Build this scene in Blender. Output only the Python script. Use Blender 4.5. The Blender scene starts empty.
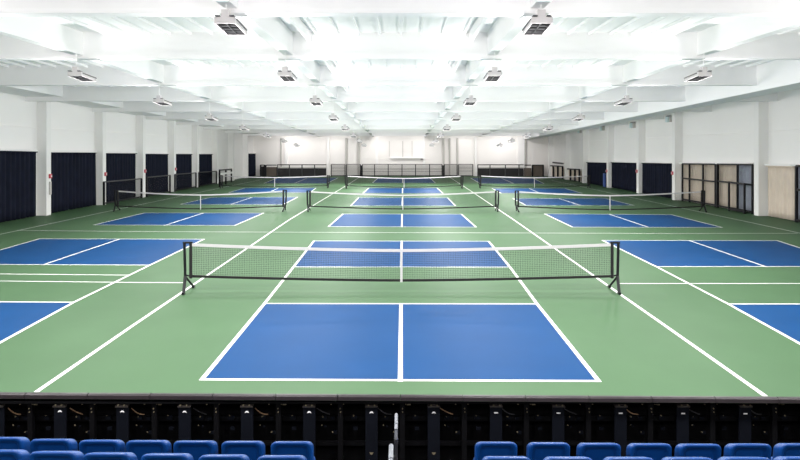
import bpy, math, random
from mathutils import Vector
random.seed(7)
C = bpy.context.scene.collection
H, F, CX, CY = 3.59, 640.0, 402.0, 145.0          # eye height, focal length (px of 800), principal point

# ------------------------------------------------------------------ helpers
def gp(px, py):
    """floor point seen at a pixel of the photograph"""
    Y = F * H / (py - CY)
    return ((px - CX) / F * Y, Y)
def zat(py, Y): return H - (py - CY) * Y / F
def xat(px, Y): return (px - CX) / F * Y

class MB:
    def __init__(s): s.v = []; s.f = []
    def add(s, vs, fs):
        o = len(s.v); s.v += [tuple(v) for v in vs]; s.f += [tuple(i + o for i in f) for f in fs]; return s
    def box(s, x0, x1, y0, y1, z0, z1):
        return s.add([(x0,y0,z0),(x1,y0,z0),(x1,y1,z0),(x0,y1,z0),(x0,y0,z1),(x1,y0,z1),(x1,y1,z1),(x0,y1,z1)],
                     [(0,3,2,1),(4,5,6,7),(0,1,5,4),(1,2,6,5),(2,3,7,6),(3,0,4,7)])
    def hexa(s, p):   # 8 corners, bottom four then top four
        return s.add(p, [(0,3,2,1),(4,5,6,7),(0,1,5,4),(1,2,6,5),(2,3,7,6),(3,0,4,7)])
    def tube(s, p0, p1, r, n=10, r1=None):
        p0 = Vector(p0); p1 = Vector(p1); d = (p1 - p0).normalized()
        a = d.orthogonal().normalized() if abs(d.z) < .99 else Vector((1,0,0))
        if abs(d.z) < .99: a = d.cross(Vector((0,0,1))).normalized()
        b = d.cross(a); r1 = r if r1 is None else r1; vs = []
        for P, R_ in ((p0, r), (p1, r1)):
            for k in range(n):
                t = 2*math.pi*(k+.5)/n
                vs.append(P + a*math.cos(t)*R_ + b*math.sin(t)*R_)
        fs = [(k, (k+1) % n, n+(k+1) % n, n+k) for k in range(n)] + [tuple(range(n-1,-1,-1)), tuple(range(n,2*n))]
        return s.add(vs, fs)
    def bar(s, p0, p1, w): return s.tube(p0, p1, w*.7071, 4)
    def path(s, pts, r, n=10):
        for a, b in zip(pts, pts[1:]): s.tube(a, b, r, n)
        return s
    def build(s, name, m, parent=None, bevel=0, smooth=False):
        me = bpy.data.meshes.new(name); me.from_pydata(s.v, [], s.f); me.update()
        o = bpy.data.objects.new(name, me); C.objects.link(o); me.materials.append(m)
        if parent: o.parent = parent; o.location = (-parent.location.x, -parent.location.y, -parent.location.z) if s_abs(parent) else (0,0,0)
        if bevel:
            b = o.modifiers.new('bevel', 'BEVEL'); b.width = bevel; b.segments = 2; b.limit_method = 'ANGLE'
        if smooth:
            for p in me.polygons: p.use_smooth = True
        return o
def s_abs(p): return bool(p.get('_abs'))
def tag(o, label, cat, group=None, kind=None):
    o['label'] = label; o['category'] = cat
    if group: o['group'] = group
    if kind: o['kind'] = kind
    return o
def thing(name, loc, label, cat, group=None, absolute=True):
    """an Empty at the base; with absolute=True its parts are written in room coordinates"""
    o = bpy.data.objects.new(name, None); C.objects.link(o); o.location = loc; o.empty_display_size = .2
    o['_abs'] = absolute
    return tag(o, label, cat, group)
def copy_tree(o, parent=None):
    c = o.copy(); C.objects.link(c)
    if parent: c.parent = parent
    for ch in list(o.children): copy_tree(ch, c)
    return c
ORD = ['first','second','third','fourth','fifth','sixth','seventh','eighth','ninth','tenth','eleventh','twelfth','thirteenth']

# ------------------------------------------------------------------ materials
def mat(name, col, rough=.5, spec=.5, metal=0, var=0, scale=3, bump=0, bscale=40, coat=0):
    m = bpy.data.materials.new(name); m.use_nodes = True; n = m.node_tree.nodes; l = m.node_tree.links
    b = n['Principled BSDF']; b.inputs['Base Color'].default_value = (*col, 1)
    b.inputs['Roughness'].default_value = rough; b.inputs['Metallic'].default_value = metal
    b.inputs['Specular IOR Level'].default_value = spec; b.inputs['Coat Weight'].default_value = coat
    tc = n.new('ShaderNodeTexCoord')
    if var:
        t = n.new('ShaderNodeTexNoise'); t.inputs['Scale'].default_value = scale; t.inputs['Detail'].default_value = 5
        l.new(tc.outputs['Object'], t.inputs['Vector'])
        r = n.new('ShaderNodeMapRange'); r.inputs[1].default_value = .25; r.inputs[2].default_value = .75
        r.inputs[3].default_value = 1-var; r.inputs[4].default_value = 1+var
        l.new(t.outputs['Fac'], r.inputs[0])
        x = n.new('ShaderNodeMix'); x.data_type = 'RGBA'; x.blend_type = 'MULTIPLY'; x.inputs[0].default_value = 1
        x.inputs[6].default_value = (*col, 1); l.new(r.outputs[0], x.inputs[7]); l.new(x.outputs[2], b.inputs['Base Color'])
    if bump:
        t = n.new('ShaderNodeTexNoise'); t.inputs['Scale'].default_value = bscale
        l.new(tc.outputs['Object'], t.inputs['Vector'])
        bp = n.new('ShaderNodeBump'); bp.inputs['Strength'].default_value = bump; bp.inputs['Distance'].default_value = .01
        l.new(t.outputs['Fac'], bp.inputs['Height']); l.new(bp.outputs['Normal'], b.inputs['Normal'])
    return m
M = dict(
    green = mat('green_court_paint', (.055,.110,.054), .56, .08, var=.05, scale=.7, bump=.05, bscale=60),
    blue = mat('blue_court_paint', (.0030,.042,.134), .56, .06, var=.07, scale=.9, bump=.05, bscale=60),
    line = mat('white_line_paint', (.60,.60,.585), .5, .4),
    ceil = mat('white_ceiling_paint', (.90,.895,.895), .75, .3, var=.015, scale=.5),
    wall = mat('white_wall_paint', (.90,.885,.87), .7, .3, var=.02, scale=.4),
    column = mat('white_column_paint', (.86,.85,.835), .65, .3, var=.02, scale=1),
    farwall = mat('off_white_far_wall', (.84,.815,.79), .7, .3, var=.02, scale=.6),
    recess = mat('grey_recess_paint', (.50,.485,.46), .7, .3, var=.02, scale=.6),
    navy = mat('navy_curtain_cloth', (.007,.009,.020), .9, .15, var=.25, scale=2),
    beige = mat('beige_curtain_cloth', (.68,.585,.49), .9, .2, var=.06, scale=2),
    greycloth = mat('blue_grey_curtain_cloth', (.36,.39,.46), .9, .2, var=.06, scale=2),
    black = mat('black_powder_coat', (.006,.006,.008), .5, .25),
    netcord = mat('black_net_cord', (.015,.017,.016), .8, .2),
    tape = mat('white_net_tape', (.50,.485,.49), .7, .3),
    band = mat('black_net_band', (.012,.012,.012), .7, .3),
    lamp = mat('pale_grey_lamp_housing', (.60,.57,.57), .45, .5),
    lampdark = mat('dark_lamp_slot', (.06,.06,.065), .5, .5),
    reflector = mat('grey_lamp_reflector', (.03,.03,.032), .4, .5),
    rail = mat('dark_grey_vinyl_edge', (.020,.016,.018), .42, .35, var=.2, scale=3),
    frame = mat('black_steel_frame', (.0014,.0014,.002), .6, .12, var=.3, scale=4),
    plate = mat('dark_navy_steel_plate', (.0018,.0026,.0052), .6, .12, var=.15, scale=4),
    strip = mat('dull_brown_grey_strip', (.026,.022,.02), .5, .4),
    emblem = mat('white_emblem_paint', (.75,.75,.76), .5, .4),
    bolt = mat('dull_brass_bolt', (.20,.17,.11), .4, .5, metal=.5),
    cable = mat('tan_cable_sheath', (.18,.11,.06), .6, .4),
    pit = mat('black_pit_board', (.003,.003,.0035), .9, .05),
    seat = mat('royal_blue_moulded_plastic', (.0012,.033,.150), .40, .32, bump=.04, bscale=120),
    steel = mat('dark_seat_steel', (.02,.02,.022), .45, .5),
    chrome = mat('brushed_steel_tube', (.17,.18,.20), .45, .4, metal=.6),
    joint = mat('black_rail_clamp', (.015,.015,.017), .4, .5),
    red = mat('red_alarm_plastic', (.55,.07,.10), .4, .5),
    white = mat('white_plastic', (.80,.80,.80), .4, .5),
    bluesign = mat('blue_notice_board', (.05,.10,.32), .5, .4),
    speaker = mat('pale_green_grey_box', (.65,.78,.78), .5, .4),
    brown = mat('brown_grey_board', (.105,.085,.07), .6, .3, var=.1, scale=3),
    darkboard = mat('near_black_padding', (.014,.013,.014), .6, .3, var=.2, scale=4),
    darkrail = mat('dark_grey_rail', (.04,.04,.042), .5, .3),
    greyrail = mat('grey_metal_rail', (.20,.19,.19), .5, .4),
    board = mat('pale_grey_board', (.52,.50,.475), .6, .3, var=.04, scale=2),
)
# fine dark mesh of the low fences: an open weave, mixed with transparency
def weave(name, col, cover):
    m = mat(name, col, .8, .2); n = m.node_tree.nodes; l = m.node_tree.links
    tr = n.new('ShaderNodeBsdfTransparent'); mx = n.new('ShaderNodeMixShader'); mx.inputs[0].default_value = cover
    l.new(tr.outputs[0], mx.inputs[1]); l.new(n['Principled BSDF'].outputs[0], mx.inputs[2])
    l.new(mx.outputs[0], n['Material Output'].inputs['Surface']); return m
M['mesh'] = weave('fine_black_fence_mesh', (.02,.02,.022), .16)
M['lightmesh'] = weave('fine_grey_fence_mesh', (.12,.115,.11), .34)

# ------------------------------------------------------------------ floor and its paint
YB = 74.0
def edgeY(x): return 9.215 - .01476*x
fl = MB()
XL, XR = -19.3, 19.3
fl.hexa([(XL,edgeY(XL),-.10),(XR,edgeY(XR),-.10),(17.4,YB+.5,-.10),(-17.4,YB+.5,-.10),
         (XL,edgeY(XL),0),(XR,edgeY(XR),0),(17.4,YB+.5,0),(-17.4,YB+.5,0)])
floor = tag(fl.build('floor', M['green']), 'green painted sports floor carrying blue courts and white lines', 'floor', kind='structure')

def flat(mb, pts, z):   # polygon lying on the floor
    mb.add([(x, y, z) for x, y in pts], [tuple(range(len(pts)))])
SZ = [0]
def strip(mb, a, b, w, z=.0036):
    SZ[0] += 1; z += (SZ[0] % 23)*.00012
    a = Vector(a); b = Vector(b); d = (b-a).normalized(); n = Vector((-d.y, d.x))*w/2
    flat(mb, [a-n-d*w/2, b-n+d*w/2, b+n+d*w/2, a+n-d*w/2], z)

# every court: near zone (nl, nr = near corners; tl, tr = corners by the net) and far zone, in photograph pixels
COURTS = [
 # name, near[bl, br, tr, tl], centre line, far[bl, br, tr, tl], centre line
 ('near middle', [(202.0,379.6),(598.6,381.2),(537.0,304),(264.6,303.6)], [(400.3,381),(401,303.8)],
                 [(293.6,267),(510.0,267.2),(488.6,241.3),(314,241)], [(401.2,267),(401.8,241)]),
 ('middle second row', [(328.6,226.6),(476,227.2),(461.5,214.3),(343,214)], [(401.9,227),(402.1,214.2)],
                 [(351,205.6),(455.4,205.8),(447.6,197.8),(358.6,197.7)], [(402.2,205.6),(402.4,197.8)]),
 ('middle third row', [(363,193.2),(443,193.4),(437,188),(369,188)], [(402.5,193.2),(402.6,188)],
                 [(372.6,182.8),(435.4,182.9),(430.4,178.4),(377.8,178.3)], [(402.7,182.8),(402.8,178.4)]),
 ('left near', [(-280,378),(-68,380),(74,302.4),(-195,301.0)], [(-172,379),(-57,301.5)],
                 [(-50,264.4),(150,265.2),(204,239.3),(39.3,238.9)], [(43.5,264.8),(119.5,239.2)]),
 ('left second row', [(94,225),(234.6,225.6),(263.6,213.1),(144.8,212.9)], [(164.7,225.5),(203.7,213)],
                 [(180.6,204.3),(283.3,204.6),(297.6,197.1),(210,197.6)], [(231,204.4),(252.3,197.3)]),
 ('left third row', [(229,192.6),(310,192.6),(316,188),(245,188)], [(269,192.6),(278.3,188)],
                 [(264,183.2),(327,183.3),(338,177.9),(277,178.2)], [(294.8,183.2),(307,178.1)]),
 ('right near', [(867,381),(1085,379),(996,304.2),(728.5,304.2)], [(974,380),(861,304.2)],
                 [(656.4,266.8),(858,266.6),(777,240.6),(602.4,240.4)], [(766,266.8),(689.5,240.6)]),
 ('right second row', [(572.6,227.2),(722,227.5),(671,214.7),(544.6,213.9)], [(648.5,227.3),(609.7,214.4)],
                 [(526,205.4),(634,205.4),(605,198.4),(513,198.5)], [(580.5,205.4),(558.6,198.4)]),
 ('right third row', [(501,193.2),(582,193.3),(565,188.5),(492,188.4)], [(540,193.2),(529,188.4)],
                 [(480.5,183.5),(544,183.6),(533,178.3),(470.6,178.1)], [(513.5,183.5),(501.5,178.2)]),
]
LW = .075
for name, nz, nc, fz, fc in COURTS:
    ln = MB()
    for z_, c_ in ((nz, nc), (fz, fc)):
        q = [gp(*p) for p in z_]
        b = MB(); flat(b, q, .0018)
        o = b.build('blue_court', M['blue'], floor)
        strip(ln, q[0], q[1], LW); strip(ln, q[2], q[3], LW)
        strip(ln, gp(*c_[0]), gp(*c_[1]), LW)
    a = [gp(*p) for p in nz]; c = [gp(*p) for p in fz]
    for near, mid1, mid2, far in ((a[0], a[3], c[0], c[3]), (a[1], a[2], c[1], c[2])):
        strip(ln, near, mid1, LW); strip(ln, mid2, far, LW)
        if 'row' not in name: strip(ln, mid1, mid2, LW)      # only the nearest courts carry the line past the net
    ln.build('court_lines', M['line'], floor)
def polyline(pts, w=.06):
    mb = MB(); g = [gp(*p) for p in pts]
    for a, b in zip(g, g[1:]): strip(mb, a, b, w, .0030)
    return mb.build('long_line', M['line'], floor)
polyline([(37.6,391.2),(130,327.6),(289,220),(345,186.4),(360,176.9)], .075)
polyline([(764,395.4),(670,329.2),(514,220),(470.5,190.8),(450,177.4)], .075)
polyline([(18,230.4),(130,231.6),(401,232.7),(670,233.5),(797,233.4)], .06)
polyline([(-40,242.8),(20,230.2),(110,211),(181,196.2),(262,179.5)], .06)
polyline([(850,243.2),(797,232.6),(739.4,220.2),(630,197.2),(552,180.4)], .06)
polyline([(-120,272.8),(0,274),(127.6,275.2)], .07)
polyline([(-120,280),(0,281.1),(130,282.5),(182,282.8)], .07)
polyline([(619,283.6),(800,283.6),(920,283.6)], .07)

# ------------------------------------------------------------------ walls
TP = .034
CL, CR = 18.1, 18.05
def wline(side, Y, off=0):
    c = CL if side < 0 else CR
    return side*(c + off - TP*(Y-32))
def wp(side, px, off=0):
    """point of a side wall plane (offset off behind the column fronts) seen at pixel column px"""
    c = CL if side < 0 else CR
    t = (px-CX)/F
    Y = (c+off+TP*32)/(side*t + TP)
    return (t*Y, Y)
BEAM_Y = [6.35*(k+1) for k in range(-2, 11)]
def soff(Y):   # height of the beam undersides above the floor
    e = 2.58 if Y < 12.7 else (2.58-.03*(Y-12.7)/6.3 if Y < 19 else (2.55 - .0304*(Y-19)))
    return H + e
def deck(Y): return soff(Y) + .78
Y0 = -7.0
def side_wall(name, side, label):
    w = MB(); T = .3
    ys = [Y0] + [y for y in BEAM_Y if Y0 < y < YB] + [YB+.3]
    for a, b in zip(ys, ys[1:]):
        xa, xb = wline(side, a, .5), wline(side, b, .5)
        w.hexa([(xa,a,-1.6),(xb,b,-1.6),(xb+side*T,b,-1.6),(xa+side*T,a,-1.6),
                (xa,a,deck(a)),(xb,b,deck(b)),(xb+side*T,b,deck(b)),(xa+side*T,a,deck(a))])
    return tag(w.build(name, M['wall']), label, 'wall', kind='structure')
wl = side_wall('wall_left', -1, 'long white left wall with columns and curtained bays')
wr = side_wall('wall_right', 1, 'long white right wall with columns, curtains and fenced bay')
# columns: far front edge seen at these pixel columns
COLS_L = [-28, 51, 106, 145.5, 176, 199, 218.4, 234.5, 248.3]
COLS_R = [838, 754, 672, 636.5, 606.6, 582, 564.5, 548]
def column(side, px, parent):
    x, y = wp(side, px); b = MB(); d = .40
    def ring(z0, z1, o0, o1, ya, yb):
        b.hexa([(wline(side,ya,o0),ya,z0),(wline(side,yb,o0),yb,z0),(wline(side,yb,o1),yb,z0),(wline(side,ya,o1),ya,z0),
                (wline(side,ya,o0),ya,z1),(wline(side,yb,o0),yb,z1),(wline(side,yb,o1),yb,z1),(wline(side,ya,o1),ya,z1)])
    ring(0, deck(y)-.02, 0, .52, y-d, y)
    b.build('column', M['column'], parent)
    return y
ycl = [column(-1, p, wl) for p in COLS_L]
ycr = [column(1, p, wr) for p in COLS_R]
# thin ledge running along each wall above the curtains (the wall sheeting laps there)
for side, wpar, h0 in ((-1, wl, 4.55), (1, wr, 4.35)):
    b = MB()
    for a, bb in zip([8]+(ycl if side < 0 else ycr), (ycl if side < 0 else ycr)+[YB]):
        a2 = a + .02; b2 = bb - .42 if bb != YB else bb
        if b2 - a2 < .5: continue
        za, zb = h0 - .012*(a2-25), h0 - .012*(b2-25)
        b.hexa([(wline(side,a2,.44),a2,za),(wline(side,b2,.44),b2,zb),(wline(side,b2,.52),b2,zb),(wline(side,a2,.52),a2,za),
                (wline(side,a2,.46),a2,za+.03),(wline(side,b2,.46),b2,zb+.03),(wline(side,b2,.52),b2,zb+.03),(wline(side,a2,.52),a2,za+.03)])
    b.build('sheeting_ledge', M['wall'], wpar)

# far wall with its pilasters, recesses and ledge
wf = MB().box(-17.6, 17.6, YB, YB+.3, -.1, deck(YB)).build('wall_far', M['farwall'])
tag(wf, 'off white far wall with pilasters and grey recesses', 'wall', kind='structure')
def fbox(x0, x1, y0, y1, d, m, name, d1=None):   # box standing out of the far wall, given by pixels
    yy = YB - d
    b = MB().box(xat(x0,yy), xat(x1,yy), yy, YB+.02 if d1 is None else yy+d1, max(zat(y1,yy), 0), zat(y0,yy))
    return b.build(name, m, wf)
for x0, x1 in ((284.5,287.5),(326.6,329),(375.6,378),(423,425.2),(474.6,477),(518,524.5)):
    fbox(x0, x1, 137.2, 177, .30, M['column'], 'pilaster')
for x0, x1 in ((345,347),(357.5,359.5),(443,444.6),(449,450.4),(456.6,458.4),(524.5,526)):
    fbox(x0, x1, 138, 177, .25, M['recess'], 'dark_rib')
for x0, x1 in ((280.2,281.6),):
    fbox(x0, x1, 138, 168, .2, M['recess'], 'dark_rib')
for x0, x1, y0 in ((329.4,344.6,141.2),(347.4,357,138.5),(450.6,456.2,138.5),(458.8,474,140.6)):
    fbox(x0, x1, y0, 166, .06, M['farwall'], 'raised_panel')
fbox(390.5, 424, 157.6, 158.4, .35, M['column'], 'ledge')
for x0, x1 in ((402.5,403.1),(389,389.5),(411.8,412.3)):
    fbox(x0, x1, 141, 157, .05, M['recess'], 'seam_strip')
bx = fbox(420.6, 424, 158.6, 159.8, .3, M['greyrail'], 'vent_box'); bx['label'] = 'small dark grey box under ledge'
wn = MB().box(-19.9, 19.9, Y0-.3, Y0, -1.6, deck(Y0)).build('wall_near', M['wall'])
tag(wn, 'white wall behind the seating', 'wall', kind='structure')

# ------------------------------------------------------------------ ceiling: deck, beams, girders, joists
ys = [Y0-.3] + [y for y in BEAM_Y if y > Y0] + [YB+.3]
cb = MB()
for a, b in zip(ys, ys[1:]):
    xa, xb = 19.9, 19.9
    cb.hexa([(-xa,a,deck(a)),(xa,a,deck(a)),(xb,b,deck(b)),(-xb,b,deck(b)),
             (-xa,a,deck(a)+.2),(xa,a,deck(a)+.2),(xb,b,deck(b)+.2),(-xb,b,deck(b)+.2)])
ceiling = tag(cb.build('ceiling', M['ceil']), 'white painted ceiling with cross beams, girders and joists', 'ceiling', kind='structure')
XC = -.35       # the ceiling grid is centred a little left of the camera
for y in BEAM_Y:
    if y < Y0 + .3 or y > YB: continue
    s = soff(y); b = MB()
    xl = wline(-1, y, .5); xr = wline(1, y, .5)
    b.box(xl, xr, y-.14, y+.14, s+.06, deck(y)+.03)
    b.box(xl, xr, y-.17, y+.17, s, s+.06)        # bottom flange
    b.build('beam', M['ceil'], ceiling)
def run(x0, x1, zo0, zo1, yr, name, m, taper=0):
    """a member that follows the ceiling slope; zo0 / zo1 are heights above the beam undersides"""
    b = MB()
    yy = [y for y in yr]
    for a, c in zip(yy, yy[1:]):
        xa0 = x0(a) if callable(x0) else x0; xa1 = x1(a) if callable(x1) else x1
        xc0 = x0(c) if callable(x0) else x0; xc1 = x1(c) if callable(x1) else x1
        b.hexa([(xa0,a,soff(a)+zo0),(xa1,a,soff(a)+zo0),(xc1,c,soff(c)+zo0),(xc0,c,soff(c)+zo0),
                (xa0,a,soff(a)+zo1),(xa1,a,soff(a)+zo1),(xc1,c,soff(c)+zo1),(xc0,c,soff(c)+zo1)])
    return b.build(name, m, ceiling)
for s in (-1, 1):
    for xg in (3.0, 9.2):
        X = XC + s*xg
        run(X-.13, X+.13, .10, .80, ys, 'girder', M['ceil'])
        # cable tray beside the inner girders
        if xg == 3.0:
            run(X - s*.62 - .05, X - s*.62 + .05, .50, .80, ys, 'cable_tray', M['ceil'])
run(lambda y: wline(-1,y,.45), lambda y: wline(-1,y,0)+1.35, .22, .80, ys, 'edge_girder', M['ceil'])
run(14.0, 15.1, -.24, .80, ys, 'edge_girder', M['ceil'])
j = 0
x = -17.4
while x < 17.5:
    near = any(abs(x-(XC+s*g)) < .3 for s in (-1,1) for g in (3.0, 9.2)) or x < -16.2 or 13.8 < x < 15.3
    if not near:
        run(x-.03, x+.03, .70, .80, ys, 'joist', M['ceil'])
    x += .62

# ------------------------------------------------------------------ floodlights
def make_lamp(rod):
    """local coordinates: origin at the top of the hanger, lamp body hangs below"""
    r = thing('floodlight', (0,0,0), 'x', 'floodlight', absolute=False)
    z = -rod
    hb = MB()      # sloping shell: four walls and a roof, open below
    w, l, h, t = .20, .45, .13, .014
    hb.box(-w,-w+t,-l,l,z-h,z); hb.box(w-t,w,-l,l,z-h,z); hb.box(-w+t,w-t,-l,-l+t,z-h,z); hb.box(-w+t,w-t,l-t,l,z-h,z)
    hb.box(-w+t,w-t,-l+t,l-t,z-t,z)
    hb.build('housing', M['lamp'], r, bevel=.012)
    rf = MB()
    rf.box(-w+t+.002,w-t-.002,-l+t+.002,l-t-.002,z-.075,z-t-.004)
    for s in (-1, 1):       # dark lining of the four walls, added to keep their inside from glowing
        rf.box(s*(w-t-.006)-.004, s*(w-t-.006)+.004, -l+t+.002, l-t-.002, z-.126, z-.075)
        rf.box(-w+t+.012, w-t-.012, s*(l-t-.006)-.004, s*(l-t-.006)+.004, z-.126, z-.075)
    for k in (-1, 0, 1): rf.box(-w+t+.01,w-t-.01,k*.22-.008,k*.22+.008,z-.115,z-.075)
    rf.box(-.008,.008,-l+t+.01,l-t-.01,z-.115,z-.075)
    rf.build('reflector', M['reflector'], r)
    sl = MB()
    for s in (-1, 1):
        sl.box(s*.135-.045, s*.135+.045, -l-.03, -l+.10, z+.002, z+.024)
        sl.box(s*(w+.002)-.014, s*(w+.002)+.014, -l+.06, l-.02, z-.045, z-.02)
    sl.build('vent_slot', M['lampdark'], r)
    bx = MB().box(-.075,.075,-l+.01,-l+.17,z+.001,z+.15)
    bx.build('ballast_box', M['lamp'], r, bevel=.01)
    if rod > .16:
        MB().tube((0,-l+.09,z+.15),(0,-l+.09,0),.012,8).build('hanger_rod', M['ceil'], r)
    ta = math.tan(math.radians(4.5))
    for ch in r.children:
        if ch.name.startswith(('hanger_rod','ballast_box')): continue
        for v in ch.data.vertices: v.co.z -= (v.co.y + l - .09)*ta
    return r
LAMP_Z = [2.36, 2.03, 1.70, 1.33, 1.0, .66, .33, .0]     # height of lamp bodies above the eye, row by row
LY = [12.55, 18.72, 25.0, 31.4, 37.9, 44.3, 50.6, 56.7]
E_FILL, E_DOWN = 150, 180
def add_light(x, y, z, e):
    """spill of one floodlight, out of the slots on its two long sides, and the beam out of its underside"""
    L = bpy.data.lights.new('beam_or_fill', 'AREA'); L.shape = 'RECTANGLE'; L.size = .3; L.size_y = .8; L.energy = e*E_DOWN/E_FILL
    L.spread = math.radians(152); L.color = (1, .968, .962)
    o = bpy.data.objects.new('beam_or_fill', L); C.objects.link(o); o.location = (x, y, z-.22)
    L = bpy.data.lights.new('fill_point', 'POINT'); L.energy = e; L.shadow_soft_size = .10; L.color = (1, .968, .962)  # added fill in free air under the housing, lifts ceiling and walls
    o = bpy.data.objects.new('fill_point', L); C.objects.link(o); o.location = (x, y, z-.95)
RN = {-9.0: 'far left row', -3.0: 'left inner row', 3.0: 'right inner row', 9.0: 'far right row'}
for xo in (-9.0, -3.0, 3.0, 9.0):
    for i, (ly, lz) in enumerate(zip(LY, LAMP_Z)):
        X = XC + xo
        zb = H + lz + .06                      # roof of the housing
        beam = min(BEAM_Y, key=lambda b: abs(b-ly))
        ztop = soff(ly-.36)+.10
        add_light(X, ly, zb, E_FILL)
        if i == 0 and abs(xo) > 5: continue    # outside the picture: only its light
        lamp = make_lamp(ztop - zb)
        k = i + 1 if abs(xo) < 5 else i
        lamp['label'] = 'boxy ceiling floodlight, %s from the front in the %s' % (ORD[k-1], RN[xo])
        lamp['group'] = 'ceiling floodlights'
        lamp.location = (X, ly, ztop)
for ly in (-.5, 6.2):  # added unseen rows without lamps, overhead at the near end, for brightness
    for xo in (-9.0, -3.0, 3.0, 9.0): add_light(XC+xo, ly, H+2.2, E_FILL*1.25)
for ly in (64.6, 70.6):
    for xo in (-12.0, -7.2, -2.4, 2.4, 7.2, 12.0):      # added fill rows without lamps, behind the last beams, turned to the far wall
        L = bpy.data.lights.new('beam_or_fill', 'AREA'); L.shape = 'RECTANGLE'; L.size = .8; L.size_y = .3; L.energy = 40 if abs(xo) < 10 else 58
        L.spread = math.radians(150); L.color = (1, .968, .962)
        o = bpy.data.objects.new('beam_or_fill', L); C.objects.link(o); o.location = (XC+xo, ly, soff(ly)+.40)
        o.rotation_euler = (math.radians(50), 0, 0)

# ------------------------------------------------------------------ nets
def make_net(tag_label, lx, rx, yfloor, ytop_end, ytop_mid, ybot_end, ybot_mid, cell=.042, cord=.0040, k_=1.0):
    pl, pr = gp(lx, yfloor), gp(rx, yfloor)
    Y = pl[1]; xl, xr = pl[0], pr[0]; cx = (xl+xr)/2; hw = (xr-xl)/2
    r = thing('pickleball_net', (cx, Y, 0), tag_label, 'net', 'portable nets across the courts')
    zt_e, zt_m, zb_e, zb_m = zat(ytop_end,Y), zat(ytop_mid,Y), zat(ybot_end,Y), zat(ybot_mid,Y)
    ni = hw - .17                                    # net ends at the inner poles
    def sag(t, e, m): return m + (e-m)*(abs(t)**1.55)
    top = lambda x: sag((x-cx)/ni, zt_e, zt_m)
    bot = lambda x: sag((x-cx)/ni, zb_e, zb_m)
    nx = int(2*ni/cell); xs = [cx-ni+2*ni*i/nx for i in range(nx+1)]
    nm = MB(); q = cord/2
    for x in xs:
        nm.box(x-q, x+q, Y-q, Y+q, bot(x)+.02, top(x)-.03)
    rows = int((zt_m-zb_m-.1)/cell) + 1
    SEG = 24; xk = [cx-ni+2*ni*i/SEG for i in range(SEG+1)]
    for k in range(1, rows+1):
        f = k/(rows+1)
        for a, b in zip(xk, xk[1:]):
            za = bot(a)+(top(a)-bot(a))*f; zb = bot(b)+(top(b)-bot(b))*f
            nm.hexa([(a,Y-q,za-q),(b,Y-q,zb-q),(b,Y+q,zb-q),(a,Y+q,za-q),(a,Y-q,za+q),(b,Y-q,zb+q),(b,Y+q,zb+q),(a,Y+q,za+q)])
    nm.build('net_mesh', M['netcord'], r)
    def ribbon(name, m, fn, h, d):
        b = MB()
        for a, c in zip(xk, xk[1:]):
            b.hexa([(a,Y-d,fn(a)),(c,Y-d,fn(c)),(c,Y+d,fn(c)),(a,Y+d,fn(a)),(a,Y-d,fn(a)+h),(c,Y-d,fn(c)+h),(c,Y+d,fn(c)+h),(a,Y+d,fn(a)+h)])
        return b.build(name, m, r)
    ribbon('top_tape', M['tape'], lambda x: top(x)-.068, .068, .008)
    ribbon('bottom_band', M['band'], bot, .060, .008)
    MB().box(cx-.028/k_,cx+.028/k_,Y-.014,Y+.014,bot(cx)-.01,top(cx)+.004).build('centre_strap', M['tape'], r)
    for s in (-1, 1):
        ex = cx + s*hw
        p = MB()
        p.tube((ex-s*.02,Y,.33),(ex,Y,zt_e+.03),.033*k_,12)
        p.tube((ex+s*.034,Y,zt_e+.02),(ex-s*.20,Y,zt_e+.02),.024,8)
        p.tube((ex-s*.0,Y,.40),(ex-s*.20,Y,zb_e+.02),.020,8)
        p.build('post', M['black'], r)
        ft = MB(); ix = ex - s*.11
        ft.tube((ex-s*.02,Y,.36),(ix,Y-.38,.04),.038,10); ft.tube((ex-s*.02,Y,.36),(ix,Y+.34,.04),.026,10)
        ft.tube((ix,Y-.34,.033),(ix,Y-.44,.033),.033,10); ft.tube((ix,Y+.30,.033),(ix,Y+.40,.033),.033,10)
        ft.build('foot', M['black'], r)
        MB().tube((cx+s*(ni+.015),Y,zb_e-.02),(cx+s*(ni+.015),Y,zt_e+.01),.037*k_,10).build('end_pole', M['band'], r)
    return r
make_net('large black net with white top tape across the nearest middle court', 184.4, 618.4, 291.0, 243.4, 249.2, 277.4, 281.6)
make_net('black net with white tape across the left court of the second row', 115.0, 286.2, 211.0, 190.6, 194.4, 206.6, 209.4, .06, .0055, 1.3)
make_net('black net with white tape across the middle court of the second row', 307.2, 498.6, 211.2, 191.2, 194.7, 206.8, 209.5, .06, .0055, 1.3)
make_net('black net with white tape across the right court of the second row', 515.4, 704.6, 211.6, 191.2, 195.0, 207.0, 210.2, .06, .0055, 1.3)
make_net('black net with white tape across the left court of the far row', 220.2, 329.2, 188.0, 175.6, 177.2, 186.0, 187.0, .08, .0075, 1.5)
make_net('black net with white tape across the middle court of the far row', 345.2, 463.0, 188.6, 175.8, 178.0, 186.0, 187.6, .08, .0075, 1.5)
make_net('black net with white tape across the right court of the far row', 478.8, 590.0, 188.2, 175.6, 177.4, 186.0, 187.4, .08, .0075, 1.5)

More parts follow.
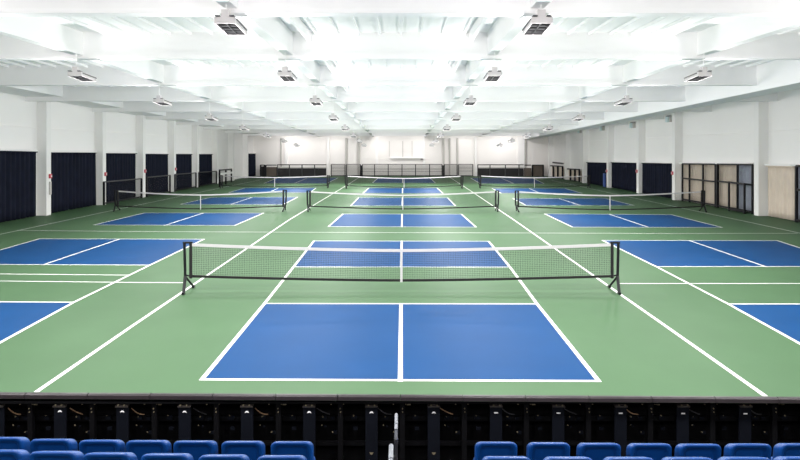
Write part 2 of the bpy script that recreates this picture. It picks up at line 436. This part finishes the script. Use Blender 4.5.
# ------------------------------------------------------------------ curtains
def make_curtain(label, side, y0, y1, off, ztop0, ztop1, m, group, zb=.03, period=.36, amp=.055):
    L = y1-y0; n = max(16, int(L/.045)); x0 = wline(side, y0, off)
    r = thing('curtain', (wline(side,(y0+y1)/2,off),(y0+y1)/2,0), label, 'curtain', group)
    b = MB(); ph = random.random()*6; vs = []; rnd = [random.uniform(-.25,.25) for _ in range(n+1)]
    zs = [0, .15, .5, .85, 1]
    for i in range(n+1):
        y = y0+L*i/n; zt = ztop0+(ztop1-ztop0)*i/n
        for q in zs:
            k = .55+.45*(1-q)
            o = amp*k*(math.sin((y-y0)/period*2*math.pi+ph) + rnd[i]*.5 + .4*math.sin((y-y0)/period*2.7+ph*2))
            vs.append((wline(side,y,off)+o, y, zb+(zt-.05-zb)*q))
    nz = len(zs)
    b.add(vs, [(i*nz+k,(i+1)*nz+k,(i+1)*nz+k+1,i*nz+k+1) for i in range(n) for k in range(nz-1)])
    o = b.build('cloth', m, r, smooth=True)
    sd = o.modifiers.new('thick', 'SOLIDIFY'); sd.thickness = .012
    t = MB(); xa, xb = wline(side,y0,off), wline(side,y1,off)
    t.hexa([(xa-.09,y0,ztop0-.05),(xa+.09,y0,ztop0-.05),(xb+.09,y1,ztop1-.05),(xb-.09,y1,ztop1-.05),
            (xa-.09,y0,ztop0),(xa+.09,y0,ztop0),(xb+.09,y1,ztop1),(xb-.09,y1,ztop1)])
    t.build('track', m, r)
    tr = MB()
    xa, xb = wline(side,y0,.34), wline(side,y1,.34)
    tr.hexa([(xa-.13,y0,ztop0+.004),(xa+.13,y0,ztop0+.004),(xb+.13,y1,ztop1+.004),(xb-.13,y1,ztop1+.004),
             (xa-.13,y0,ztop0+.09),(xa+.13,y0,ztop0+.09),(xb+.13,y1,ztop1+.09),(xb-.13,y1,ztop1+.09)])
    tr.build('valance', M['column'], r)
    return r
def z_on(side, px, py, off):
    x, y = wp(side, px, off); return zat(py, y)
OFF = .30
LC = [(0, -30, 36, 149.8, 151.6, 'at the left edge of the picture'),
      (1, 52, 95, 152.2, 152.6, 'between the first and second columns'),
      (2, 107, 136, 153.0, 153.3, 'between the second and third columns'),
      (3, 146.5, 167.5, 153.6, 154, 'between the third and fourth columns'),
      (4, 177, 191.5, 153.8, 154, 'between the fourth and fifth columns'),
      (5, 200, 212, 153.9, 154.1, 'between the fifth and sixth columns'),
      (8, 249, 255.6, 153.4, 153.6, 'by the far left corner, narrowest of all')]
for ci, pa, pb, ya_, yb_, where in LC:
    y0 = ycl[ci] + .06; y1 = wp(-1, pb, OFF)[1]
    make_curtain('dark navy pleated curtain on the left wall %s' % where, -1, y0, y1, OFF,
                 z_on(-1, pa, ya_, OFF), z_on(-1, pb, yb_, OFF), M['navy'], 'navy curtains along the left wall')
RCU = [(2, 671, 642.5, 163.2, 162.8, 'nearest the fenced bay'),
       (3, 634.5, 611.8, 162.6, 162.2, 'second from the fenced bay'),
       (4, 604.5, 587, 162.4, 162.2, 'farthest from the fenced bay')]
for ci, pa, pb, ya_, yb_, where in RCU:
    y0 = ycr[ci] + .06; y1 = wp(1, pb, OFF)[1]
    make_curtain('dark navy pleated curtain on the right wall, %s' % where, 1, y0, y1, OFF,
                 z_on(1, pa, ya_, OFF), z_on(1, pb, yb_, OFF), M['navy'], 'navy curtains along the right wall')
def rcurt(label, pnear, pfar, ytn, ytf, m, off=OFF, zb=.03):
    return make_curtain(label, 1, wp(1,pnear,off)[1], wp(1,pfar,off)[1], off, z_on(1,pnear,ytn,off), z_on(1,pfar,ytf,off), m, 'pale curtains along the right wall', zb, .3, .045)
rcurt('beige pleated curtain behind the tall black mesh frames', 737.8, 682, 164.2, 164.0, M['beige'], .40)
rcurt('blue grey curtain beside the column, behind the tall black frames', 752.6, 738.3, 164.4, 164.2, M['greycloth'], .40)
rcurt('tall beige curtain right of the last column, without any frame', 794.6, 767.5, 166.2, 165.6, M['beige'], .36)
rcurt('blue grey curtain at the right edge of the picture behind a black frame', 836, 796.5, 167, 166.2, M['greycloth'], .40)

# ------------------------------------------------------------------ tall and low fences on the right wall
def P3(side, px, off, z):
    x, y = wp(side, px, off); return (x, y, z)
def frame_panel(name, label, cat, side, pa, pb, off, z0, z1, mids=(), rails=(), w=.09, mesh=True, group=None, thick=None):
    xa, ya = wp(side, pa, off); xb, yb = wp(side, pb, off)
    r = thing(name, ((xa+xb)/2,(ya+yb)/2,0), label, cat, group)
    za1, zb1 = z1 if isinstance(z1, tuple) else (z1, z1)
    for i, px in enumerate([pa] + list(mids) + [pb]):
        f = (wp(side,px,off)[1]-ya)/(yb-ya)
        ww = w*(1.5 if thick and px in thick else 1)
        MB().bar(P3(side,px,off,0), P3(side,px,off,za1+(zb1-za1)*f), ww).build('post', M['black'], r)
    for k, zz in enumerate([z0] + list(rails) + [None]):
        a = P3(side,pa,off,za1 if zz is None else zz); b = P3(side,pb,off,zb1 if zz is None else zz)
        MB().bar(a, b, w*.9).build('rail', M['black'], r)
    if mesh:
        a0, b0 = P3(side,pa,off,z0), P3(side,pb,off,z0)
        MB().add([a0,b0,(b0[0],b0[1],zb1),(a0[0],a0[1],za1)],[(0,1,2,3)]).build('mesh_infill', M['mesh'], r)
    return r
zt = lambda px, py, off: z_on(1, px, py, off)
frame_panel('mesh_frame', 'tall black mesh frame left half of the fenced bay, before beige curtain', 'fence', 1, 715.5, 682.5, .22, .12,
            (zt(715.5,164.2,.22), zt(682.5,163.8,.22)), (703, 689.5), (zt(700,180,.22),), .09, group='tall mesh frames in the right bay')
frame_panel('mesh_frame', 'tall black mesh frame right half of the fenced bay, next to the column', 'fence', 1, 752.5, 717.5, .18, .12,
            (zt(752.5,164.6,.18), zt(717.5,164.2,.18)), (737.6,), (zt(735,183,.18),), .09, group='tall mesh frames in the right bay', thick=(717.5,))
frame_panel('barrier', 'low black barrier standing before the tall mesh frames at right', 'barrier', 1, 744.5, 729, -.12, .10,
            (zt(744.5,184,-.12), zt(729,182,-.12)), (), (), .085, mesh=False)
frame_panel('mesh_frame', 'black framed panel at the right edge of the picture', 'fence', 1, 836, 796.5, .20, .10,
            (zt(836,167,.2), zt(796.5,166,.2)), (), (zt(800,190,.2),), .11)
# railings low on the far right wall
def railing(label, pa, pb, ytop_a, ytop_b, n, off=.2):
    xa, ya = wp(1, pa, off); xb, yb = wp(1, pb, off)
    r = thing('railing', ((xa+xb)/2,(ya+yb)/2,0), label, 'railing', 'black railings low on the far right wall')
    za, zb = zat(ytop_a, ya), zat(ytop_b, yb)
    MB().bar((xa,ya,za),(xb,yb,zb),.12).build('rail', M['black'], r)
    for i in range(n):
        f = i/(n-1); x = xa+(xb-xa)*f; y = ya+(yb-ya)*f
        MB().bar((x,y,0),(x,y,za+(zb-za)*f),.16).build('post', M['black'], r)
    pb_ = MB(); pb_.hexa([(xa+.12,ya,.1),(xa+.16,ya,.1),(xb+.16,yb,.1),(xb+.12,yb,.1),(xa+.12,ya,za-.1),(xa+.16,ya,za-.1),(xb+.16,yb,zb-.1),(xb+.12,yb,zb-.1)])
    pb_.build('infill_board', M['beige'], r)
railing('black railing with pale infill on the right wall, nearer the camera', 579.4, 566.2, 169.6, 168.8, 4)
railing('black railing with pale infill in the far right corner under the sign', 562.5, 549, 166.4, 165.6, 4)
# sign
xa, ya = wp(1, 563.2, .44); xb, yb = wp(1, 551.2, .44)
r = thing('wall_sign', ((xa+xb)/2,(ya+yb)/2,zat(163.4,ya)), 'narrow dark sign high on the far right wall above the railing', 'sign')
za, zb = zat(164.3,ya), zat(162.7,ya)
MB().hexa([(xa-.05,ya,za),(xb-.05,yb,za),(xb+.12,yb,za),(xa+.12,ya,za),(xa-.05,ya,zb),(xb-.05,yb,zb),(xb+.12,yb,zb),(xa+.12,ya,zb)]).build('board', M['greyrail'], r)
mbx = MB()
for i in range(7):
    f0, f1 = (i+.15)/7, (i+.78)/7
    p = lambda f: (xa+(xb-xa)*f, ya+(yb-ya)*f)
    (x0,y0),(x1,y1) = p(f0), p(f1)
    mbx.hexa([(x0-.07,y0,za+.04),(x1-.07,y1,za+.04),(x1-.052,y1,za+.04),(x0-.052,y0,za+.04),(x0-.07,y0,zb-.04),(x1-.07,y1,zb-.04),(x1-.052,y1,zb-.04),(x0-.052,y0,zb-.04)])
mbx.build('dark_blocks', M['black'], r)

# ------------------------------------------------------------------ low mesh fences along the left wall
def left_fence(label, pa, pb, yta, ytb, off=-.06, mids=()):
    xa, ya = wp(-1, pa, off); xb, yb = wp(-1, pb, off)
    za, zb = zat(yta, ya), zat(ytb, yb)
    r = thing('low_fence', ((xa+xb)/2,(ya+yb)/2,0), label, 'fence', 'low mesh fences along the left wall')
    for x, y, z in ((xa,ya,za),(xb,yb,zb)):
        MB().bar((x,y,0),(x,y,z),.10).build('post', M['black'], r)
    MB().bar((xa,ya,za),(xb,yb,zb),.07).build('rail', M['darkrail'], r)
    MB().bar((xa,ya,.1),(xb,yb,.1),.07).build('rail', M['black'], r)
    MB().add([(xa,ya,.1),(xb,yb,.1),(xb,yb,zb),(xa,ya,za)],[(0,1,2,3)]).build('mesh_infill', M['mesh'], r)
left_fence('low black mesh fence on the left wall, nearest of four, behind the net post', 104, 141.5, 182, 178.6)
left_fence('low black mesh fence on the left wall, second of four', 147, 170, 177.4, 175.2)
left_fence('low black mesh fence on the left wall, third of four', 175, 196, 174.4, 172.8)
left_fence('low black mesh fence on the left wall, last of four', 199, 216.4, 172.4, 171.2)
# free standing frame by the far left net post
a = gp(219.6, 187.0); b_ = gp(231.4, 182.2)
r = thing('barrier', ((a[0]+b_[0])/2,(a[1]+b_[1])/2,0), 'black free standing barrier beside the post of the far left net', 'barrier')
za, zb = zat(170.2,a[1]), zat(169.2,b_[1])
for f in (0,.5,1):
    x, y = a[0]+(b_[0]-a[0])*f, a[1]+(b_[1]-a[1])*f
    MB().bar((x,y,0),(x,y,za+(zb-za)*f),.12).build('post', M['black'], r)
MB().bar((*a,za),(*b_,zb),.12).build('rail', M['black'], r)
MB().bar((*a,zat(174,a[1])),(*b_,zat(172.6,b_[1])),.16).build('rail', M['white'], r)['label'] = 'white rail'
MB().add([(*a,.1),(*b_,.1),(*b_,zb),(*a,za)],[(0,1,2,3)]).build('mesh_infill', M['mesh'], r)

# ------------------------------------------------------------------ fences before the far wall
YF = YB - 1.2
ztop = zat(164.3, YF); zbot = .08
def far_panel(label, pxs, infill, mids=(), top=164.3, pm=M['black'], pw=.09):
    xs_ = [xat(p, YF) for p in pxs]; t_ = zat(top, YF)
    r = thing('low_fence', ((xs_[0]+xs_[-1])/2, YF, 0), label, 'fence', 'low fences before the far wall')
    for x in xs_: MB().bar((x,YF,0),(x,YF,t_),pw).build('post', pm, r)
    MB().bar((xs_[0],YF,t_),(xs_[-1],YF,t_),.08).build('rail', M['greyrail'], r)
    MB().bar((xs_[0],YF,.1),(xs_[-1],YF,.1),.09).build('rail', pm, r)
    for mz in mids: MB().bar((xs_[0],YF,zat(mz,YF)),(xs_[-1],YF,zat(mz,YF)),.05).build('rail', M['greyrail'], r)
    if infill: MB().add([(xs_[0],YF,.1),(xs_[-1],YF,.1),(xs_[-1],YF,t_),(xs_[0],YF,t_)],[(0,1,2,3)]).build('mesh_infill', infill, r)
    return r
far_panel('low grey mesh fence panel left of the wide recess on the far wall', [331.2,345], M['lightmesh'], (168,171))
far_panel('low unframed mesh span left of the long middle fence, far wall', [346.4,360.4], M['lightmesh'])
far_panel('long low fence of five posts in the middle before the far wall', [362.4,374.6,388.2,402,415.6,429.6,442], M['lightmesh'], (169,171.4))
far_panel('low unframed mesh span right of the long middle fence, far wall', [444.4,457.2], M['lightmesh'])
far_panel('low grey mesh fence panel right of the long middle fence, far wall', [458.6,472.8], M['lightmesh'], (168,171))
for px, w in ((361.4,'left'),(443.2,'right')):
    x = xat(px, YF-.25)
    r = thing('padded_post', (x,YF-.25,0), 'thick dark padded post at the %s end of the long middle fence' % w, 'post', 'padded posts at the far fence')
    MB().tube((x,YF-.25,.05),(x,YF-.25,zat(165.4,YF-.25)),.085,12).build('pole', M['black'], r)
    MB().box(x-.16,x+.16,YF-.5,YF-.1,0,.07).build('base', M['black'], r)
def far_wallpad(label, x0, x1, posts, side):
    r = thing('dasher_board', ((xat(x0,YF)+xat(x1,YF))/2, YF, 0), label, 'barrier', 'black padded barriers before the far wall')
    MB().box(xat(x0,YF),xat(x1,YF),YF-.1,YF+.1,0.02,zat(168.2,YF)).build('padding', M['darkboard'], r)
    MB().box(xat(x0,YF),xat(x1,YF),YF-.06,YF+.06,zat(168.1,YF),zat(166.7,YF)).build('pale_board', M['board'], r)
    MB().bar((xat(x0,YF),YF,zat(164.8,YF)),(xat(x1,YF),YF,zat(164.8,YF)),.10).build('rail', M['black'], r)
    for p in posts:
        MB().bar((xat(p,YF-.15),YF-.15,0.02),(xat(p,YF-.15),YF-.15,zat(164.8,YF)),.10).build('post', M['darkrail'], r)
far_wallpad('long black padded barrier before the far wall at left', 277, 326.2, (277.4,289.4,302,314.6), -1)
far_wallpad('long black padded barrier before the far wall at right', 477.4, 523.6, (477.8,490,505.4,519), 1)
def cabinet(label, x0, x1, y0, m, posts):
    r = thing('equipment_crate', ((xat(x0,YF)+xat(x1,YF))/2, YF, 0), label, 'crate')
    MB().box(xat(x0,YF),xat(x1,YF),YF-.3,YF+.3,.02,zat(y0,YF)).build('body', m, r, bevel=.02)
    for p in posts:
        MB().bar((xat(p,YF-.35),YF-.35,0.0),(xat(p,YF-.35),YF-.35,zat(164.8,YF)),.14).build('corner_post', M['black'], r)
    MB().bar((xat(x0,YF-.35),YF-.35,zat(165,YF)),(xat(x1,YF-.35),YF-.35,zat(165,YF)),.10).build('rail', M['black'], r)
cabinet('brown grey crate by the left end of the far wall', 266.6, 276.4, 167, M['brown'], (265.8,))
cabinet('narrow dark crate in the far left corner', 260.4, 264.8, 166.4, M['darkboard'], (260.6,264.4))
cabinet('brown grey crate at the right end of the long padded barrier', 524.4, 531, 168, M['brown'], ())
cabinet('dark brown crate with black corner posts in the far right corner', 532.2, 543.4, 165.6, M['brown'], (532.4,543.2))

# ------------------------------------------------------------------ alarms, notices, wall boxes
def wall_piece(side, px, py, w, h, d, m, name, parent, off=0):
    x, y = wp(side, px, off); z = zat(py, y)
    return MB().box(min(x,x-side*d), max(x,x-side*d), y-w/2, y+w/2, z-h/2, z+h/2).build(name, m, parent, bevel=.01)
def alarm(side, px, py, label, rod):
    x, y = wp(side, px)
    r = thing('fire_alarm', (x, y-.15, zat(py,y)), label, 'fire alarm', 'red alarms on the columns')
    z = zat(py, y)
    # mounted on the column front, .2 m before its far edge
    yy = y-.12; X = wline(side, yy, 0)
    MB().box(min(X,X-side*.08),max(X,X-side*.08),yy-.10,yy+.10,z-.11,z+.11).build('red_box', M['red'], r, bevel=.015)
    MB().tube((X-side*.08,yy,z),(X-side*.11,yy,z),.035,12).build('sounder', M['white'], r)
    if rod:
        MB().box(min(X,X-side*.07),max(X,X-side*.07),yy-.07,yy+.07,z-.95,z-.28).build('extinguisher_sign', M['board'], r, bevel=.01)
alarm(-1, 51, 176, 'red fire alarm on the first column at left, pale plate below', True)
alarm(-1, 106, 174, 'red fire alarm on the second column of the left wall', False)
alarm(-1, 145.5, 171, 'red fire alarm on the third column of the left wall', False)
alarm(-1, 176, 169, 'red fire alarm on the fourth column of the left wall', False)
alarm(1, 672, 173, 'small red alarm on the right wall column beside the fenced bay', False)
alarm(1, 636.5, 171.2, 'red alarm on the column between two navy curtains, right wall', False)
alarm(1, 606.6, 171, 'red alarm on the right wall column above a blue post', False)
x, y = wp(1, 604.4, -.1)
r = thing('blue_post', (x,y,0), 'slim blue post standing at the right wall column under a red alarm', 'post')
MB().box(x-.09,x+.09,y-.09,y+.09,.04,zat(173.4,y)).build('shaft', M['bluesign'], r, bevel=.01)
MB().box(x-.16,x+.16,y-.16,y+.16,0,.04).build('base', M['black'], r)
x, y = wp(1, 766.6, .49)
for i, (px, y0, y1, w) in enumerate(((668, 116.6, 122.2, 'nearest the camera'), (631.6, 123, 128, 'second from the camera'), (601.4, 126.6, 130.6, 'third from the camera'), (579, 130.2, 133.2, 'farthest from the camera'))):
    x, y = wp(1, px, .34)
    r = thing('wall_speaker', (x,y,zat(y0,y)), 'pale green grey loudspeaker box high on the right wall, %s' % w, 'loudspeaker', 'loudspeakers high on the right wall')
    z1, z0 = zat(y0,y), zat(y1,y)
    MB().box(x-.10,x+.05,y-.12,y+.22,z0,z1).build('cabinet', M['speaker'], r, bevel=.02)
    MB().box(x-.04,wline(1,y,.5)+.01,y-.40,y-.30,z0,z1+.06).build('bracket', M['board'], r)
    MB().box(x-.04,wline(1,y,.5)+.01,y-.40,y+.22,z1+.002,z1+.06).build('bracket_arm', M['greyrail'], r)
# light switch on the white panel by the beige curtain
x, y = wp(1, 766.4, .06)
# ------------------------------------------------------------------ platform front: vinyl edge and black frame below the court
er = thing('platform_edge', (0, edgeY(0), 0), 'dark grey vinyl edge running along the front of the court floor', 'edge strip')
def X_at_edge(px):
    t = (px-CX)/F; return t*9.215/(1+.01476*t)
seams = [-96,-34,28,90,152,214,276.5,338,400.5,462.5,525,587.5,650,713,775.5,838,900]
for a, b in zip(seams, seams[1:]):
    xa, xb = X_at_edge(a)+.004, X_at_edge(b)-.004; m_ = MB()
    prof = [(0,-.005),(-.02,.008),(-.055,.006),(-.085,-.010),(-.09,-.060),(0,-.060)]
    vs = [(x, edgeY(x)+dy, z) for x in (xa, xb) for dy, z in prof]; n = len(prof)
    m_.add(vs, [(k,(k+1)%n,n+(k+1)%n,n+k) for k in range(n)] + [tuple(range(n-1,-1,-1)), tuple(range(n,2*n))])
    m_.build('edge_segment', M['rail'], er)
fr = thing('under_court_scaffold', (0, 9.35, -1.4), 'black steel support frame with navy plates below the court edge', 'steel frame')
YP = 9.24
MB().box(-19,19,9.75,9.85,-1.4,-.11).build('backing_board', M['pit'], fr)
MB().box(-19,19,9.20,9.26,-.130,-.105).build('front_lip', M['frame'], fr)
for zz, hh in ((-.43,.07),(-.80,.05)):
    MB().box(-6.6,6.6,9.40,9.46,zz-hh/2,zz+hh/2).build('cross_rail', M['frame'], fr)
    MB().box(-6.6,6.6,9.40,9.46,zz-hh/2,zz+hh/2)
for k in range(-1, 14):
    px = 31 + 61.9*k - 31*0
    x = xat(px, 9.3)
    MB().box(x-.035,x+.035,9.27,9.34,-1.4,-.12).build('post', M['frame'], fr)
    bl = MB()
    for dx, zz in ((-.13,-.155),(.05,-.152),(.0,-.22),(.004,-.27)):
        bl.tube((x+dx,9.26,zz),(x+dx,9.245,zz),.011 if abs(dx) > .02 else .009,8)
    if k % 2 == 0: bl.box(x+.07,x+.12,9.24,9.26,-.165,-.150)
    bl.build('bolt', M['bolt'], fr)
    # plate half way to the next post
    pxp = 60 + 62.3*(k-0) - (0)
    for q in (pxp,):
        xp = xat(q, YP)
        pl_ = MB().box(xp-.088,xp+.088,YP,YP+.03,-1.38,-.19).build('cover_plate', M['plate'], fr, bevel=.004)
        zc = zat(411.2 + (q-60)*.0035, YP)
        e = MB()
        if q < 470:      # little dome shaped mark
            pts = [(-.030,-.012),(-.018,-.010),(0,-.004),(.018,-.010),(.030,-.012),(.020,.006),(.009,.014),(-.009,.014),(-.020,.006)]
        else:
            pts = [(-.028,-.008),(.028,-.008),(.028,.008),(-.028,.008)]
        vs = [(xp+a, yy, zc+b) for yy in (YP-.006, YP-.001) for a, b in pts]; n = len(pts)
        e.add(vs, [tuple(range(n)), tuple(range(2*n-1,n-1,-1))] + [(i,n+i,n+(i+1)%n,(i+1)%n) for i in range(n)])
        e.build('white_emblem', M['emblem'], pl_).location = (0,0,0)
        MB().box(xp-.09,xp+.09,YP-.035,YP+.03,-.186,-.165).build('plate_hood', M['strip'], fr)
        b2 = MB()
        for dx in (-.04,.045): b2.tube((xp+dx,9.2,-.148),(xp+dx,9.185,-.148),.010,8)
        b2.build('bolt', M['bolt'], fr)
        if 340 < q < 460:
            b3 = MB(); zc = zat(453, YP)
            b3.add([(xp-.03,YP-.006,zc+.012),(xp+.03,YP-.006,zc+.012),(xp+.018,YP-.006,zc-.012),(xp,YP-.006,zc-.026),(xp-.018,YP-.006,zc-.012)],[(0,4,3,2,1)])
            b3.build('brass_tag', M['bolt'], fr)
        # cable drooping beside the plate
        c0 = Vector((xp+.095, 9.30, -.215)); pts = [c0 + Vector((t*.19, .03, -.03-t*.09 - .05*math.sin(t*3.1)*(.6 if k % 2 else .2))) for t in (0,.2,.4,.6,.8,1)]
        MB().path(pts, .008, 6).build('cable', M['cable'] if k < 2 or k % 3 == 0 else M['steel'], fr)
        # junction boxes on the cross rail
        for dx, zz, s_ in ((.20,-.40,.035),(.33,-.41,.028),(-.26,-.40,.04),(-.24,-.56,.03),(.22,-.53,.012),(.36,-.62,.03)):
            MB().box(xp+dx-s_,xp+dx+s_,9.36,9.39,zz-s_*.7,zz+s_*.7).build('junction_box', M['plate'], fr)
        for dx, zz in ((.19,-.375),(.17,-.50),(-.27,-.36),(.33,-.60)):
            b4 = MB(); b4.tube((xp+dx+random.uniform(-.02,.02),9.35,zz),(xp+dx,9.335,zz),random.choice((.006,.008,.010)),6)
            b4.build('bolt', M['bolt'], fr)

# pit and seating tiers (setting)
ti = MB()
ti.box(-19.2,19.2,7.15,9.75,-1.5,-1.40)
ti.box(-19.2,19.2,6.15,7.15,-1.5,-.30)
ti.box(-19.2,19.2,5.25,6.15,-1.5,.02)
ti.box(-19.2,19.2,4.4,5.25,-1.5,.30)
ti.box(-19.2,19.2,Y0,4.4,-1.5,.58)
tiers = tag(ti.build('floor_seating', M['pit']), 'black stepped tiers under the spectator seats', 'floor', kind='structure')

# ------------------------------------------------------------------ seats
def rounded(w, h, r, n=6):
    pts = []
    for cx_, cz, a0 in ((w/2-r,h-r,0),(-w/2+r,h-r,90),(-w/2+r*.6,r*.6,180),(w/2-r*.6,r*.6,270)):
        rr = r if a0 < 180 else r*.6
        for k in range(n+1):
            a = math.radians(a0+90*k/n); pts.append((cx_+rr*math.cos(a), cz+rr*math.sin(a)))
    return pts
def make_seat():
    r = thing('stadium_seat', (0,0,0), 'x', 'stadium seat', absolute=False)
    W, Hh = .43, .46
    base = rounded(W, Hh, .062)
    cz = Hh/2
    def ring(ins, y):
        out = []
        for x, z in base:
            sx = (W/2-ins)/(W/2); sz = (Hh/2-ins)/(Hh/2)
            out.append((x*sx, y, cz+(z-cz)*sz))
        return out
    rings = [ring(*q) for q in ((.085,.040),(.066,.038),(.054,.024),(.044,.004),(.026,-.002),(.012,.001),(.003,.010),(0,.022),(0,.135),(.004,.150),(.014,.158),(.04,.162))]
    b = MB(); n = len(base); vs = [v for g in rings for v in g]
    fs = []
    for i in range(len(rings)-1):
        for k in range(n): fs.append((i*n+k, i*n+(k+1)%n, (i+1)*n+(k+1)%n, (i+1)*n+k))
    fs.append(tuple(range(n-1,-1,-1))); fs.append(tuple((len(rings)-1)*n+k for k in range(n)))
    # lean the back: its top tips towards the spectators behind
    t = math.radians(7); lz = .42
    vs = [(x, (y)*math.cos(t) - z*math.sin(t), lz + z*math.cos(t) - y*.42) for x, y, z in vs]
    b.add(vs, fs); b.build('backrest', M['seat'], r, smooth=True)
    s = MB(); bb = rounded(.44, .40, .06); y0 = .17
    lay = [(.02,0),(.004,.012),(0,.03),(.006,.06),(.03,.072)]
    vs = []
    for ins, q in lay:
        for x, z in bb:
            k = 1-ins/.2; vs.append((x*k, y0+q+.02, .40+(z-.2)*k))
    m_ = len(bb)
    fs = [(i*m_+k,i*m_+(k+1)%m_,(i+1)*m_+(k+1)%m_,(i+1)*m_+k) for i in range(len(lay)-1) for k in range(m_)]
    fs += [tuple(range(m_-1,-1,-1)), tuple((len(lay)-1)*m_+k for k in range(m_))]
    s.add(vs, fs); s.build('folding_seat', M['seat'], r, smooth=True)
    for sx in (-1, 1):
        g = MB(); x = sx*.18
        g.box(x-.02,x+.02,.02,.07,.0,.50); g.box(x-.03,x+.03,-.06,.22,0,.015); g.box(x-.015,x+.015,.03,.18,.36,.40)
        g.build('bracket', M['steel'], r, bevel=.004)
    return r
seat0 = make_seat(); used = False
def place_seat(px, py, Z, tread, where, idx, yaw):
    global used
    s = seat0 if not used else copy_tree(seat0); used = True
    ztop = zat(py, Z)
    s.location = (xat(px, Z), Z + .055, ztop - .883)
    s.rotation_euler = (0, 0, math.radians(yaw))
    s['label'] = 'blue stadium seat, %s from the left in the %s' % (ORD[idx], where)
    s['group'] = 'blue stadium seats'
rowA_L = [(1,436.6),(49.5,438.4),(98.4,439.4),(145.6,439.8),(193.2,440.2),(241.4,440.6),(291,441)]
rowA_R = [(497,441.4),(550,442),(601,442.6),(652,443),(701.6,443.4),(752,443.2),(802.4,443)]
rowB_L = [(-4,449.4),(52,450.8),(106,452.2),(164,453.2),(221.6,454.4),(280.4,455.2)]
rowB_R = [(507.6,456.2),(570,456.6),(631.4,456.8),(691,457),(748.6,456.8),(806,456.4)]
for lst, Z, tread, w in ((rowA_L,6.6,-.30,'front row left of the aisle'),(rowA_R,6.6,-.30,'front row right of the aisle'),
                         (rowB_L,5.62,.02,'second row left of the aisle'),(rowB_R,5.62,.02,'second row right of the aisle')):
    for i, (px, py) in enumerate(lst):
        place_seat(px, py, Z, tread, w, i, 0)

# ------------------------------------------------------------------ aisle handrails
def handrail(label, px, Zn, Zf, ytop, tread, rad):
    z = zat(ytop, Zf); xn = xat(px, Zn); x = xat(px, (Zn+Zf)/2)
    r = thing('handrail', (x, (Zn+Zf)/2, tread), label, 'handrail', 'aisle handrails')
    t = MB(); pts = [(x,Zf,z-.10),(x,Zf-.02,z-.03),(x,Zf-.06,z),(x,Zn+.06,z),(x,Zn+.02,z-.03),(x,Zn,z-.12)]
    t.path(pts, rad, 12); t.build('grab_rail', M['chrome'], r, smooth=False)
    for y in (Zf, Zn):
        MB().tube((x,y,z-.10),(x,y,tread),rad*.8,12).build('post', M['chrome'] if rad > .02 else M['joint'], r)
        MB().tube((x,y,z-.16),(x,y,z-.11),rad*1.25,12).build('clamp', M['joint'], r)
        MB().tube((x,y,tread),(x,y,tread+.015),rad*2.4,14).build('flange', M['joint'], r)
handrail('slim steel aisle handrail by the front row of seats', 396.2, 6.36, 6.72, 412.4, -.30, .017)
handrail('thicker steel aisle handrail by the second row of seats', 391.0, 5.30, 5.66, 443, .02, .022)

# ------------------------------------------------------------------ camera, world, view
cam = bpy.data.cameras.new('camera'); co = bpy.data.objects.new('camera', cam); C.objects.link(co)
co.location = (0, 0, H); co.rotation_euler = (math.pi/2, 0, 0)
cam.sensor_fit = 'HORIZONTAL'; cam.sensor_width = 36; cam.lens = 36*F/800
cam.shift_x = -(CX-400)/800; cam.shift_y = (CY-230)/800; cam.clip_end = 300; cam.clip_start = .05
sc = bpy.context.scene; sc.camera = co
w = bpy.data.worlds.new('world'); sc.world = w; w.use_nodes = True
w.node_tree.nodes['Background'].inputs[0].default_value = (.8,.85,.9,1); w.node_tree.nodes['Background'].inputs[1].default_value = .3
for o in list(C.objects):
    if '_abs' in o: del o['_abs']
v = sc.view_settings; v.view_transform = 'Standard'; v.look = 'None'; v.gamma = 1; v.use_curve_mapping = False; v.exposure = .60
sc.cycles.max_bounces = 10; sc.cycles.diffuse_bounces = 6; sc.cycles.glossy_bounces = 4; sc.cycles.transparent_max_bounces = 16
sc.cycles.use_denoising = True
sc.cycles.sample_clamp_indirect = 6
